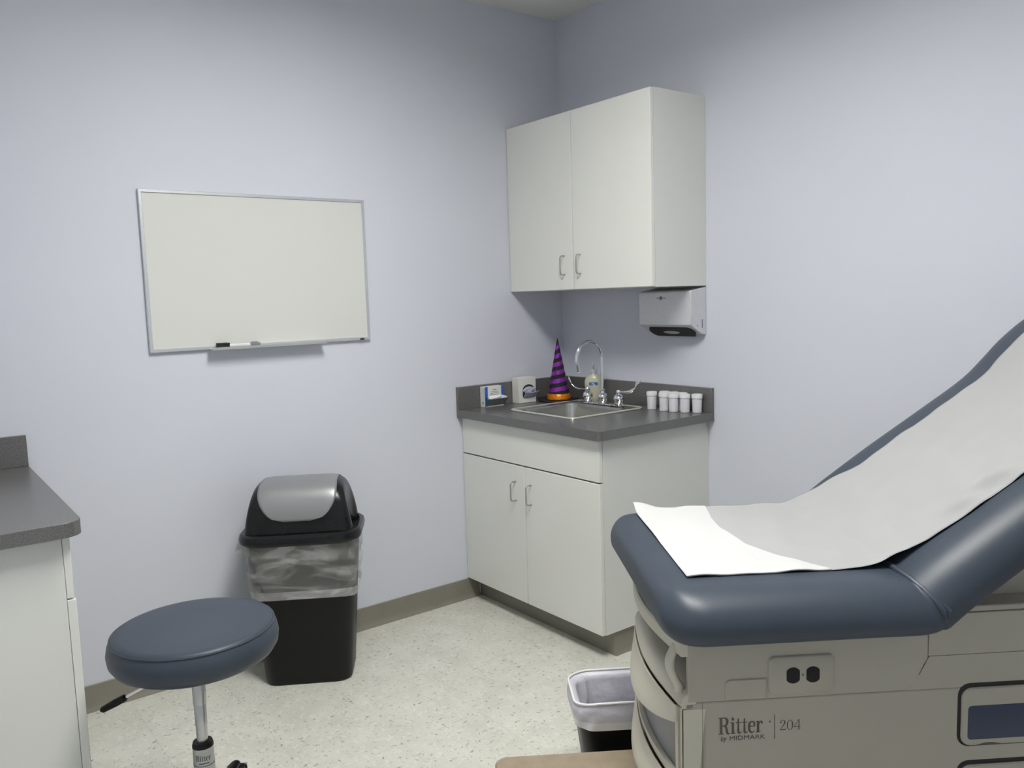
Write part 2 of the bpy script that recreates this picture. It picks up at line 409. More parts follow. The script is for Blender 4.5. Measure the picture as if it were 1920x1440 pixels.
MB().lathe([(.001, -.1585), (.030, -.1585), (.042, -.1560), (.045, -.1585)], (0, -.02, 0), 32).build('drain', M_chrome, t)

# faucet (gooseneck with two wrist blade handles)
t = empty('faucet', (0.432, -0.145, CH + .0066))
tag(t, 'chrome gooseneck faucet with two wrist blade handles behind the sink bowl', 'faucet')
MB().loft([ring(rrect(-.125, .125, -.022, .022, .022, 8), 0), ring(rrect(-.125, .125, -.022, .022, .022, 8), .004), ring(rrect(-.120, .120, -.017, .017, .017, 8), .007)]).build('deck_plate', M_chrome, t)
def bell(c, top=.052):
    return [(0.0205, .006), (.021, .010), (.0165, .014), (.0185, .020), (.0235, .028), (.0245, .036), (.021, .045), (.013, .052), (.011, top + .004), (.012, top + .008), (.009, top + .013), (.0005, top + .014)]
MB().lathe(bell(0, .058), (0, 0, 0), 32).build('spout_body', M_chrome, t)
pts = [(0, 0, .055 + .16 * k / 6) for k in range(7)]
R_ = 0.078
for k in range(1, 22):
    a = PI * 1.12 * k / 21
    pts.append((0, -R_ + R_ * math.cos(a), .215 + R_ * math.sin(a)))
last = Vector(pts[-1]); d = (last - Vector(pts[-2])).normalized()
pts += [tuple(last + d * .014), tuple(last + d * .028)]
rad = [.0078] * len(pts); rad[-1] = .0088; rad[-2] = .0088
MB().tube(pts, .0078, 14, radii=rad).build('gooseneck_spout', M_chrome, t)
def blade(sign, dirv):
    mb = MB(); d = Vector(dirv).normalized(); s_ = Vector((-d.y, d.x, 0)); rings = []
    prof = [(0.0, .004, .004, 0), (.02, .0045, .0035, 0), (.045, .007, .003, .001), (.062, .010, .0025, .006), (.078, .011, .0022, .020), (.088, .0115, .0022, .036), (.092, .011, .0022, .048), (.094, .006, .002, .056)]
    for (x, wd, th, z) in prof:
        base = d * x + Vector((0, 0, .063 + z)); rg = []
        for k in range(12):
            a = 2 * PI * k / 12
            k_ = min(1, z / .05); rg.append(base + s_ * (th * math.cos(a)) * 1.0 + (Vector((0, 0, 1)) * (1 - k_) + d * k_).normalized() * (wd * sign * math.sin(a)))
        rings.append(rg)
    mb.loft(rings)
    mb.lathe([(.0005, .052), (.010, .054), (.0115, .060), (.0115, .067), (.008, .072), (.0005, .073)], (0, 0, 0), 24)
    return mb
for x, dv in ((-.102, (-.75, -.35, 0)), (.102, (.85, .42, 0))):
    mb = MB().lathe(bell(0, .046), (x, 0, 0), 32); vb = mb.build('valve_body', M_chrome, t)
    bl = blade(.5 if x < 0 else 1, dv); bl.v = [(p[0] + x, p[1], p[2]) for p in bl.v]
    h = bl.build('wrist_blade_handle', M_chrome, vb)

# soap bottle with pump
t = empty('soap_bottle', (0.285, -0.062, CH + .0004)); t.rotation_euler = (0, 0, 0.75)
tag(t, 'rounded pump bottle of cream coloured soap behind the faucet', 'soap bottle')
rings = []
for (z, a, b_) in ((.000, .022, .014), (.003, .027, .017), (.02, .030, .019), (.05, .039, .023), (.08, .044, .025), (.10, .043, .024), (.115, .036, .021), (.124, .022, .016), (.128, .014, .013), (.136, .013, .013)):
    rings.append([(a * math.copysign(abs(math.cos(q)) ** .85, math.cos(q)), b_ * math.sin(q), z) for q in [2 * PI * k / 40 for k in range(40)]])
MB().loft(rings).build('bottle', M_soap, t, angle=60)
pm = MB().lathe([(.0145, .134), (.0145, .150), (.011, .153), (.005, .154), (.005, .176), (.010, .177), (.010, .186), (.004, .189)], (0, 0, 0), 24)
pm.tube([(0, 0, .182), (-.0, -.02, .184), (-.0, -.036, .178)], .0042, 10)
pm.build('pump', M_pump, t)
lb = MB().prism([p for p in rrect(-.021, .021, .078, .093, .004, 4)], lambda u, v, h: (u, -math.sqrt(max(0, 1 - (u / .046) ** 2)) * .0262 - h, v), 0, .0008)
lb.build('label', M_blue, t)['label'] = 'small blue printed mark'

# ------------------------------------------------------------------ wall cabinet
UY, UZ0, UZ1 = -0.326, 1.437, 2.200
t = empty('wall_cabinet', (0, 0, UZ0))
tag(t, 'white laminate two door wall cabinet hung above the sink', 'cabinet')
h = UZ1 - UZ0
b = MB()
b.box(0.001, 0.020, UY + .019, -0.001, 0, h); b.box(0.893, 0.912, UY + .019, -0.001, 0, h)
b.box(0.020, 0.893, UY + .019, -0.001, 0.0, 0.018); b.box(0.020, 0.893, UY + .019, -0.001, h - .018, h); b.box(0.020, 0.893, -.012, -.001, .018, h - .018)
b.build('body', M_lam, t, smooth=False)
for (a, c, hx_) in ((0.003, 0.4515, 0.396), (0.4555, 0.9115, 0.500)):
    dd = MB().box(a, c, UY, UY + .018, 0.002, h - .002).build('door', M_lamedge, t, bevel=0.0018)
    pull_mb(hx_, 0.069, 0.150, UY + .0005, .028).build('handle', M_hnd, dd)

# ------------------------------------------------------------------ towel dispenser
t = empty('towel_dispenser', (0.622, 0, 1.232))
tag(t, 'brushed steel folded paper towel dispenser on the wall under the cabinet', 'towel dispenser')
prof = [(0.0015, 0.0), (0.0015, 0.200), (0.094, 0.186), (0.098, 0.182), (0.098, 0.046), (0.094, 0.041), (0.030, 0.006)]
MB().prism(prof, lambda u, v, hh: (hh, -u, v), 0, 0.290).build('housing', M_disp, t, bevel=0.003, seg=2)
MB().prism(rrect(0.03, 0.27, -0.082, -0.028, 0.024, 8), lambda u, v, hh: (u, v, hh + (-.082 - 0) * 0 + 0.041 * (-v - .030) / .064 + .006), -.012, .001).build('opening', M_dark, t)
rg = []
MB().grid(lambda a, b_: (.048 + .20 * a, -.030 - .046 * b_, .003 + .026 * b_ - .008 * math.sin(PI * a) * math.sin(PI * b_)), 12, 6).build('paper_towel', M_towel, t, solid=.002)
mk = MB().lathe([(.0005, 0), (.0075, 0), (.0075, .002), (.0005, .002)], (0, 0, 0), 20)
mk.v = [(0.128 + p[0], -0.0982 - p[2], 0.158 + p[1]) for p in mk.v]
for dx in (-.022, -.014, .014, .022):
    mk.box(.128 + dx - .003, .128 + dx + .003, -.0995, -.098, .1565, .1595)
mk.build('lock', M_ink, t)
MB().box(0.2895, 0.2908, -0.030, -0.025, 0.030, 0.066).build('side_slot', M_ink, t)
MB().lathe([(.0005, 0), (.003, 0), (.003, .001), (.0005, .001)], (0, 0, 0), 10).build('rivet', M_ink, t)
rv = bpy.data.objects['rivet']; rv.rotation_euler = (0, PI / 2, 0); rv.location = (.290, -.058, .040)

# ------------------------------------------------------------------ whiteboard
t = empty('whiteboard', (0, -1.535, 1.255))
tag(t, 'blank whiteboard in a thin aluminium frame on the blue wall', 'whiteboard')
W2, Hb = 0.441, 0.581
MB().box(0.002, 0.012, -W2 + .006, W2 - .006, .006, Hb - .006).build('board', M_board, t, smooth=False)
fr = MB(); e = .012
fr.prism([(-W2, 0), (W2, 0), (W2 - e, e), (-W2 + e, e)], lambda u, v, hh: (hh, u, v), 0.0015, 0.016)
fr.prism([(-W2, Hb), (-W2 + e, Hb - e), (W2 - e, Hb - e), (W2, Hb)], lambda u, v, hh: (hh, u, v), 0.0015, 0.016)
fr.prism([(-W2, 0), (-W2 + e, e), (-W2 + e, Hb - e), (-W2, Hb)], lambda u, v, hh: (hh, u, v), 0.0015, 0.016)
fr.prism([(W2, 0), (W2, Hb), (W2 - e, Hb - e), (W2 - e, e)], lambda u, v, hh: (hh, u, v), 0.0015, 0.016)
fr.build('frame', M_alu, t, bevel=0.0015, seg=1)
MB().prism([(0.016, 0.004), (0.055, 0.001), (0.060, 0.008), (0.062, 0.008), (0.0575, -0.002), (0.016, 0.0005)], lambda u, v, hh: (u, hh, v), -0.235, 0.222).build('pen_tray', M_alu, t)
MB().box(0.0158, 0.019, .392, .410, .001, .0075).build('corner_clip', M_eraser, t)
e_ = MB().box(-.0165, .0165, -.020, .020, 0, .011, 0).box(-.0175, .0175, -.021, .021, .011, .019, 1)
o = e_.build('whiteboard_eraser', [M_eraser, M_eraser], bevel=.002)
o.location = (0.0358, -1.722, 1.2590)
tag(o, 'small black eraser on the whiteboard pen tray', 'eraser')
t = empty('dry_erase_marker', (0.036, -1.640, 1.2660), PI / 2 + .03)
tag(t, 'white dry erase marker lying on the whiteboard pen tray', 'marker')
mk = MB().lathe([(.0005, -.060), (.007, -.060), (.007, .020), (.0005, .020)], n=20); mk.v = [(p[2], p[0], p[1]) for p in mk.v]
mk.build('barrel', M_marker, t)
mk = MB().lathe([(.0005, .0205), (.0082, .0205), (.0076, .054), (.006, .060), (.0005, .060)], n=20); mk.v = [(p[2], p[0], p[1]) for p in mk.v]
mk.box(.028, .052, -.0025, .0025, .007, .0105)
mk.build('cap', M_greyp, t)

# ------------------------------------------------------------------ left counter unit
LX, LY = 0.905, -2.429
t = empty('low_cabinet', (0, 0, 0))
tag(t, 'white laminate base cabinet at the left edge, seen from its end', 'cabinet')
MB().box(0.001, LX - .0, ROOM_Y + .002, LY, 0.100, CH - CT - .0006).build('body', M_lam, t, bevel=.001, seg=1)
MB().box(0.003, LX + .0006, LY + .0008, LY + .0175, 0.7100, CH - CT - .004).build('drawer', M_lamedge, t, bevel=.0015)
dr = [o for o in bpy.data.objects if o.parent is t and o.name.startswith('drawer')][0]
for (a, c, hx_) in ((0.003, 0.452, 0.40), (0.456, LX + .0012, 0.51)):
    dd = MB().box(a, c, LY + .0008, LY + .0205, 0.1015, 0.7060).build('door', M_lamedge, t, bevel=.0015)
MB().box(0.001, LX - .0, ROOM_Y + .002, LY - .07, 0, 0.0995).build('toe_kick', M_base, t)
t = empty('low_countertop', (0, 0, CH - CT))
tag(t, 'charcoal speckled laminate countertop with rounded corner at the left edge', 'countertop')
mb = MB(); po = rrect(0.0015, 0.945, ROOM_Y + .0015, -2.384, (.0004, .045, .0004, .0004), 8)
mb.loft([ring(po, 0.0002), ring(po, CT)]).build('worktop', M_counter, t, bevel=.0012, seg=1)
MB().box(0.0015, 0.0195, ROOM_Y + .0197, -2.384, CT, CT + .1035).build('side_splash', M_counter, t, bevel=.001, seg=1)
MB().box(0.0015, 0.945, ROOM_Y + .0015, ROOM_Y + .0195, CT, CT + .1035).build('backsplash', M_counter, t, bevel=.001, seg=1)

# ------------------------------------------------------------------ boxes on the counter
t = empty('tissue_box', (0.021, -0.4885, CH + .0004))
tag(t, 'white and blue printed box with open lower flap, leftmost on the sink counter', 'box')
bw = .053
b = MB().box(0, .042, -bw, bw, 0, .095)
b.build('carton', M_card, t, bevel=.001, seg=1)
for s_ in (-1, 1):
    y0, y1 = (-bw - .0004, -bw + .014) if s_ < 0 else (bw - .014, bw + .0004)
    b = MB().box(.0418, .0427, y0, y1, .040, .0955)
    if s_ < 0: b.box(.0395, .0424, -bw - .0007, -bw + .001, .0, .095)
    b.build('blue_panel', M_blue, t)
fl = MB()
fl.prism([(.042, .006), (.078, .040), (.076, .042), (.042, .034)], lambda u, v, hh: (u, hh, v), -bw + .001, bw - .001)
fl.build('flap', [M_greyp], t)
for y in (-bw, bw - .001):
    MB().prism([(.042, .002), (.080, .042), (.042, .048)], lambda u, v, hh, y=y: (u, y + hh, v), 0, .001).build('flap_side', M_teal, t)
def puff(name, mater, parent, cx, cy, cz, ax, ay, az, seed, n=20):
    rnd = random.Random(seed); ph = [rnd.uniform(0, 6.28) for _ in range(6)]
    def f(a, b_):
        th = PI * a; p = 2 * PI * b_
        k = 1 + .22 * math.sin(5 * p + ph[0]) * math.sin(th) + .15 * math.sin(3 * p + ph[1] + 4 * th) * math.sin(th)
        return (cx + ax * math.sin(th) * math.cos(p) * k, cy + ay * math.sin(th) * math.sin(p) * k, cz + az * math.cos(th) * (1 + .1 * math.sin(4 * p + ph[2]) * math.sin(th)))
    return MB().grid(f, n, 2 * n).build(name, mater, parent, angle=70)
puff('tissue', M_pwhite, t, .058, 0, .044, .016, bw - .006, .012, 3)
tx = MB()
for k, (z, wd) in enumerate(((.078, .010), (.070, .020), (.063, .025), (.056, .024))):
    tx.box(.0420, .0424, -wd, wd, z, z + (.002 if k else .003))
tx.build('printed_lines', M_ink, t)
MB().box(.014, .028, -bw - .0004, -bw, .018, .023).build('side_print', M_ink, t)

t = empty('glove_box', (0.021, -0.300, CH + .0004))
tag(t, 'white cardboard box with oval opening showing pale blue contents beside the witch hat', 'box')
MB().box(0, .054, -.052, .052, 0, .122).build('carton', M_card, t, bevel=.0012, seg=1)
# oval opening with a bent out lower flap
ov = [(.006 + .036 * math.cos(a), .062 + .026 * math.sin(a)) for a in [PI * k / 14 for k in range(15)]] + [(-.030, .030), (-.012, .022), (.03, .024), (.042, .034)]
MB().prism(ov, lambda u, v, hh: (.0541 + hh, u, v), 0, .0006).build('opening', M_dark, t)
puff('gloves', M_glove, t, .056, .006, .060, .012, .032, .018, 8)
fl = MB().grid(lambda a, b_: (.0545 + .030 * b_ ** .8, -.030 + .074 * a + .004 * b_ * (2 * a - 1), .024 + .034 * b_ - .006 * math.sin(PI * a) * b_), 10, 6)
fl.build('flap', M_glove, t, solid=.0012)

# ------------------------------------------------------------------ witch hat
t = empty('witch_hat', (0.130, -0.150, CH + .0022))
tag(t, 'pointed black witch hat with purple glitter spiral and orange band', 'witch hat')
mb = MB()
def brim(a, b_):
    q = 2 * PI * a; r = .050 + .052 * b_
    return (r * math.cos(q), r * math.sin(q), .002 + .005 * b_ * (1 + math.sin(2 * q + 1.0)) + .0015 * math.sin(7 * q) * b_)
mb.grid(brim, 64, 8).build('brim', M_hatblk, t, solid=.003)
mb = MB(); Hh = .302; nA, nZ = 72, 150
for i in range(nZ + 1):
    z = .006 + (Hh - .006) * i / nZ; r = .0545 * (1 - (z - .006) / (Hh - .004)) ** .96 + .0008
    for j in range(nA):
        q = 2 * PI * j / nA; mb.v.append((r * math.cos(q), r * math.sin(q), z))
for i in range(nZ):
    for j in range(nA):
        a = i * nA + j; b_ = i * nA + (j + 1) % nA
        mb.f.append((a, b_, b_ + nA, a + nA))
        z = (.006 + Hh * (i + .5) / nZ); q = (j + .5) / nA
        ph = ((z / .0410) - q + .72) % 1.0
        mb.mi.append(1 if (ph < .5 and .03 < z < .275) else 0)
mb.f.append(tuple((nZ) * nA + j for j in range(nA))); mb.mi.append(0)
mb.build('cone', [M_hatblk, M_purple], t)
MB().lathe([(.0540, .006), (.0580, .007), (.0585, .012), (.0550, .030), (.0525, .034), (.0495, .034)], (0, 0, 0), 64).build('band', M_orange, t)

# ------------------------------------------------------------------ specimen cups
def cup():
    t = empty('specimen_cup', (0, 0, CH + .0004))
    rg = [(.0005, 0), (.0180, 0), (.0194, .0015), (.0207, .060), (.0205, .0605), (.0005, .0605)]
    MB().lathe(rg, n=36).build('cup', M_translu, t)
    lid = MB(); n = 72
    def lr(r, z, rib): return [((r + (rib if k % 2 else 0)) * math.cos(2 * PI * k / n), (r + (rib if k % 2 else 0)) * math.sin(2 * PI * k / n), z) for k in range(n)]
    lid.loft([lr(.0222, .0602, 0), lr(.0228, .0610, .0004), lr(.0228, .0755, .0004), lr(.0222, .0775, 0), lr(.0195, .0780, 0), lr(.0190, .0772, 0)])
    lid.build('lid', M_pwhite, t)
    return t
c0 = cup()
cups = [
 (0.684, -0.092, 'specimen cup at the left end of the front row'),
 (0.721, -0.050, 'specimen cup by the backsplash, leftmost of the back row'),
 (0.757, -0.094, 'specimen cup, second from left in the front row'),
 (0.808, -0.091, 'specimen cup, third from left in the front row'),
 (0.855, -0.074, 'specimen cup at the right end of the front row'),
 (0.897, -0.046, 'specimen cup standing farthest right, by the end of the backsplash'),
 (0.768, -0.045, 'specimen cup behind the second front cup'),
 (0.814, -0.0435, 'specimen cup behind the third front cup')]
for k, (x, y, d) in enumerate(cups):
    c = c0 if k == 0 else copy_tree(c0)
    c.location = (x, y, CH + .0004)
    tag(c, 'white lidded ' + d, 'specimen cup', 'specimen cups on the sink counter')

# ------------------------------------------------------------------ swing-lid waste bin
t = empty('swing_top_bin', (0.232, -1.530, 0), math.atan2(.85, .53))
tag(t, 'black swing lid waste bin with silver flap and clear bag against the wall', 'waste bin')
def binring(z, hw, hd, r, n=8): return ring(rrect(-hw, hw, -hd, hd, r, n), z)
MB().loft([binring(0, .150, .098, .045), binring(.004, .158, .106, .05), binring(.012, .161, .109, .052), binring(.545, .202, .142, .075), binring(.555, .203, .143, .075)]).build('bin_body', M_black, t)
# bag folded over the outside of the bin
def bagwall(a, b_, z_top=.560, z_bot=.338, off=.006, seed=0):
    po = rrect(-.202, .202, -.142, .142, .075, 12); n = len(po)
    i = int(a * n) % n; p = po[i]; c = 1
    z = z_bot + (z_top - z_bot) * b_
    bot = .010 * math.sin(2 * PI * a + 3.4) + .006 * math.sin(4 * PI * a + 1)
    z += bot * (1 - b_)
    k = (.161 + (.202 - .161) * z / .55) / .202
    w_ = .0035 * math.sin(26 * a * 2 * PI / 2 + 9 * b_ + 2) + .003 * math.sin(41 * a * PI + 14 * b_) + .004 * math.sin(7 * a * PI + 20 * b_)
    L = math.hypot(*p); o_ = off + w_ * (.4 + .6 * b_) + .004
    return (p[0] * k + p[0] / L * o_, p[1] * k + p[1] / L * o_, z)
mb = MB(); na = 4 * 13
for (b0, b1, mt, nm) in ((0.14, 1.0, M_bag, 'bag_skirt'), (0.0, 0.14, M_baghem, 'bag_hem')):
    mb = MB(); nb = 26 if b0 else 5
    for j in range(nb + 1):
        for i in range(na): mb.v.append(bagwall(i / na, b0 + (b1 - b0) * j / nb))
    for j in range(nb):
        for i in range(na):
            a = j * na + i; c = j * na + (i + 1) % na
            mb.f.append((a, c, c + na, a + na)); mb.mi.append(0)
    ob = mb.build(nm, mt, t, angle=80)
# a gathered tuft of bag at the left rear corner
def tuft(a, b_):
    q = 2 * PI * a
    r = .012 + .008 * b_ + .003 * math.sin(7 * q + 3 * b_)
    return (-.212 - .010 * b_ + r * math.cos(q), -.06 + r * 1.2 * math.sin(q), .560 - .050 * b_ - .004 * math.sin(5 * q))
MB().grid(tuft, 28, 8).build('bag_knot', M_baghem, t, angle=80)
# lid: rounded rim, black hood, silver flap
MB().loft([binring(.545, .215, .154, .082), binring(.552, .221, .160, .085), binring(.566, .223, .162, .086), binring(.580, .219, .158, .085), binring(.586, .210, .149, .08),
           binring(.584, .203, .142, .078), binring(.572, .200, .140, .076)]).build('lid_rim', M_rim, t)
# hood: superellipse arch running side to side
def hood(px, py, lift=0.0, grow=0.0):
    hw, hd, hh = .190 + grow, .132 + grow, .183 + grow
    u = max(-1, min(1, px)); v = max(-1, min(1, py))
    return hw, hd, hh
def hoodpt(a, q, g=0.0):
    """a in 0..1 across the width, q in 0..PI over the arch front to back"""
    x = -1 + 2 * a
    ex = (1 - abs(x) ** 7) ** (1 / 7)
    cs, sn = math.cos(q), math.sin(q)
    rise = abs(sn) ** .62
    wx = (.196 - .026 * rise ** 1.5) + g
    yy = -(.136 + g) * math.copysign(abs(cs) ** .72, cs) * (.45 + .55 * ex)
    zz = .574 + (.190 + g) * rise * ex ** .8
    return (x * wx, yy, zz)
def hoodfn(g):
    return lambda a, b_: hoodpt(.5 - .5 * math.cos(PI * a), PI * b_, g)
MB().grid(hoodfn(0), 48, 48).build('lid_hood', M_rim, t, angle=60)
# silver swing panel with curved sides
FLH = .405
def flapfn(a, b_):
    q = PI * (.045 + .53 * b_)
    half = FLH * (.30 + .70 * (1 - (1 - min(1, b_ / .60)) ** 2.4) ** (1 / 2.4))
    return hoodpt(.5 + half * (2 * a - 1), q, .0022)
def flapfn2(a, b_):
    q = PI * (.575 + .30 * b_)
    return hoodpt(.5 + FLH * (2 * a - 1), q, .0022)
mb = MB().grid(flapfn, 30, 34).grid(flapfn2, 30, 20)
mb.build('swing_flap', M_silver, t, solid=.002, angle=60)

# ------------------------------------------------------------------ small lined waste basket behind the exam table
t = empty('waste_basket', (1.545, -1.136, 0), math.atan2(.825, .566))
tag(t, 'small black wastebasket with white liner behind the exam table foot', 'waste basket')
mb = MB()
mb.loft([binring(0, .120, .085, .04), binring(.006, .124, .089, .042), binring(.286, .159, .117, .058), binring(.286, .155, .113, .056), binring(.010, .118, .084, .04)]).build('basket_body', M_black, t)
def liner(a, s_):
    """s_ 0 at the inside bottom, .6 at the rim, 1 at the hem outside"""
    po = rrect(-.16, .16, -.118, .118, .058, 12); n = len(po); p = po[int(a * n) % n]; L = math.hypot(*p)
    if s_ < .6:
        f = s_ / .6; z = .04 + .265 * f; k = .66 + .26 * f + (.08 if f > .985 else .0); k = min(1.0, k)
        w_ = .006 * math.sin(18 * PI * a + 3 * f) * math.sin(PI * f) + .004 * math.sin(31 * 2 * a + 8 * f) * math.sin(PI * f)
        dz = .012 * math.sin(2 * PI * a + 1.0) * f
        return (p[0] * k + p[0] / L * w_, p[1] * k + p[1] / L * w_, z + dz)
    f = (s_ - .6) / .4
    dz = .012 * math.sin(2 * PI * a + 1.0) * (1 - f) + .010 * math.sin(2 * PI * a + 2.2) * f
    o_ = .004 + .006 * math.sin(PI * min(1, f * 2.2) / 2) + .002 * math.sin(16 * PI * a + 5 * f) * f
    k = 1.0 - .035 * f * .6
    return (p[0] * k + p[0] / L * o_, p[1] * k + p[1] / L * o_, .305 - .075 * f + dz)
def wrap(fn, s0, s1, nb, name, mt):
    mb = MB(); na = 52
    for j in range(nb + 1):
        for i in range(na): mb.v.append(fn(i / na, s0 + (s1 - s0) * j / nb))
    for j in range(nb):
        for i in range(na):
            a = j * na + i; c = j * na + (i + 1) % na
            mb.f.append((a, c, c + na, a + na)); mb.mi.append(0)
    return mb.build(name, mt, t, angle=80)
wrap(liner, 0, .88, 40, 'liner', M_liner)
wrap(liner, .88, 1.0, 6, 'liner_hem', M_linerhem)
MB().tube([tuple(Vector(liner(i / 52, .6)) + Vector((0, 0, .001))) for i in range(53)], .0035, 8).build('liner_fold', M_linerhem, t)

# ------------------------------------------------------------------ stool
SC = (1.028, -2.168)
t = empty('exam_stool', (SC[0], SC[1], 0), 0)
tag(t, 'round blue vinyl rolling stool with chrome post in front of the bin', 'stool')
zt = .612; R0 = .200
SS = 1.035
MB().lathe([(r * SS, z) for r, z in [(.0005, zt + .002), (.10, zt + .002), (.170, zt + .0005), (.184, zt - .002), (.1885, zt - .0065), (.1890, zt - .0085)]], n=96).build('seat_top', M_vinyl, t)
MB().tube([(.1895 * SS * math.cos(2 * PI * k / 96), .1895 * SS * math.sin(2 * PI * k / 96), zt - .0078) for k in range(97)], .0022, 8).build('seat_piping', M_vinyl, t)
MB().lathe([(r * SS, z) for r, z in [(.1888, zt - .0082), (.196, zt - .022), (.1995, zt - .042), (.197, zt - .062), (.187, zt - .078), (.172, zt - .087), (.150, zt - .090), (.0005, zt - .090)]], n=96).build('seat_side', M_vinyl, t)
MB().box(-.07, .07, -.07, .07, zt - .104, zt - .0905).build('seat_plate', M_black, t, bevel=.003)
MB().lathe([(.014, .29), (.014, .345)], n=32).build('gas_lift', M_post, t)
for (r, a_, b_) in ((.0150, .345, .400), (.0165, .400, .463), (.0180, .463, zt - .1045)):
    MB().lathe([(r, a_), (r, b_ - .0015), (r - .001, b_)], n=32).build('post_sleeve', M_post, t)
lvd = Vector((-.57, -.82, 0)).normalized()
l0 = Vector((0, 0, .498)); l1 = lvd * .184 + Vector((0, 0, .427)); l2 = lvd * .250 + Vector((0, 0, .394))
lv = MB().tube([l0, lvd * .06 + Vector((0, 0, .489)), l1], .0036, 10).build('height_lever', M_chrome, t)
dg = (l2 - l1).normalized()
MB().tube([l1, l1 + dg * .003, l1 + dg * .03, l2 - dg * .006, l2], .01, 14, radii=[.006, .0092, .0100, .0085, .004]).build('grip', M_black, lv)
MB().lathe([(.0005, .292), (.018, .300), (.024, .299), (.0265, .290), (.0265, .286)], n=40).build('collar_cap', M_black, t)
MB().lathe([(.0262, .110), (.0262, .2862), (.0005, .2862)], n=40).build('column', M_sticker, t)
MB().lathe([(.0264, .2405), (.0267, .2405), (.0267, .2425), (.0264, .2425)], n=40).build('column_stripe', M_ink, t)
MB().lathe([(.030, .075), (.052, .082), (.052, .100), (.032, .112), (.0005, .112)], n=40).build('hub', M_black, t)
def foot(parent, ang):
    d = Vector((math.cos(ang), math.sin(ang), 0)); s_ = Vector((-d.y, d.x, 0)); rings = []
    for (x, wd, zc, th) in ((.03, .026, .092, .016), (.10, .023, .090, .014), (.20, .018, .080, .012), (.275, .016, .068, .010), (.29, .012, .066, .008)):
        rings.append([d * x + s_ * (wd * math.cos(q)) + Vector((0, 0, zc + th * math.sin(q))) for q in [2 * PI * k / 16 for k in range(16)]])
    lg = MB().loft(rings).build('leg', M_black, parent, angle=60)
    c = d * .278
    for s2 in (-1, 1):
        wh = MB(); cc = c + s_ * (.014 * s2) + d * .008; n = 28
        rg = []
        for (r, o_) in ((.001, -.008), (.022, -.008), (.0265, -.005), (.0265, .005), (.022, .008), (.001, .008)):
            rg.append([cc + s_ * o_ + d * (r * math.cos(2 * PI * k / n)) + Vector((0, 0, .0265 + r * math.sin(2 * PI * k / n))) for k in range(n)])
        wh.loft(rg).build('caster_wheel', M_black, lg)
    hd = MB().grid(lambda a, b_: tuple(c + d * .008 + s_ * (.0245 * (2 * b_ - 1)) + d * (.031 * math.cos(PI * a)) + Vector((0, 0, .030 + .031 * math.sin(PI * a) * (1 - .12 * (2 * b_ - 1) ** 2)))), 18, 8)
    hd.build('caster_hood', M_black, lg, solid=.002)
    return lg
a0 = math.atan2(.158, -.248)
for k in range(5):
    foot(t, a0 + 2 * PI * k / 5)

# serif lettering drawn as thick and thin strokes
def ribbon(mb, pts, ws, fn, d):
    n = len(pts); L_, R2 = [], []
    for i, (x, y) in enumerate(pts):
        x0, y0 = pts[max(0, i - 1)]; x1, y1 = pts[min(n - 1, i + 1)]
        dx, dy = x1 - x0, y1 - y0; l = math.hypot(dx, dy) or 1
        w_ = ws[i] / 2; L_.append((x - dy / l * w_, y + dx / l * w_)); R2.append((x + dy / l * w_, y - dx / l * w_))
    k = len(mb.v)
    mb.v += [tuple(fn(p[0], p[1], d)) for p in L_] + [tuple(fn(p[0], p[1], d)) for p in R2]
    for i in range(n - 1):
        mb.f.append((k + i, k + i + 1, k + n + i + 1, k + n + i)); mb.mi.append(0)
def smoothpts(pts, ws, m=5):
    P, W_ = [], []
    n = len(pts)
    for i in range(n - 1):
        p0 = pts[max(0, i - 1)]; p1 = pts[i]; p2 = pts[i + 1]; p3 = pts[min(n - 1, i + 2)]
        for k in range(m):
            t_ = k / m
            f = lambda a, b_, c, e: .5 * (2 * b_ + (c - a) * t_ + (2 * a - 5 * b_ + 4 * c - e) * t_ ** 2 + (-a + 3 * b_ - 3 * c + e) * t_ ** 3)
            P.append((f(p0[0], p1[0], p2[0], p3[0]), f(p0[1], p1[1], p2[1], p3[1]))); W_.append(ws[i] + (ws[i + 1] - ws[i]) * t_)
    P.append(pts[-1]); W_.append(ws[-1]); return P, W_
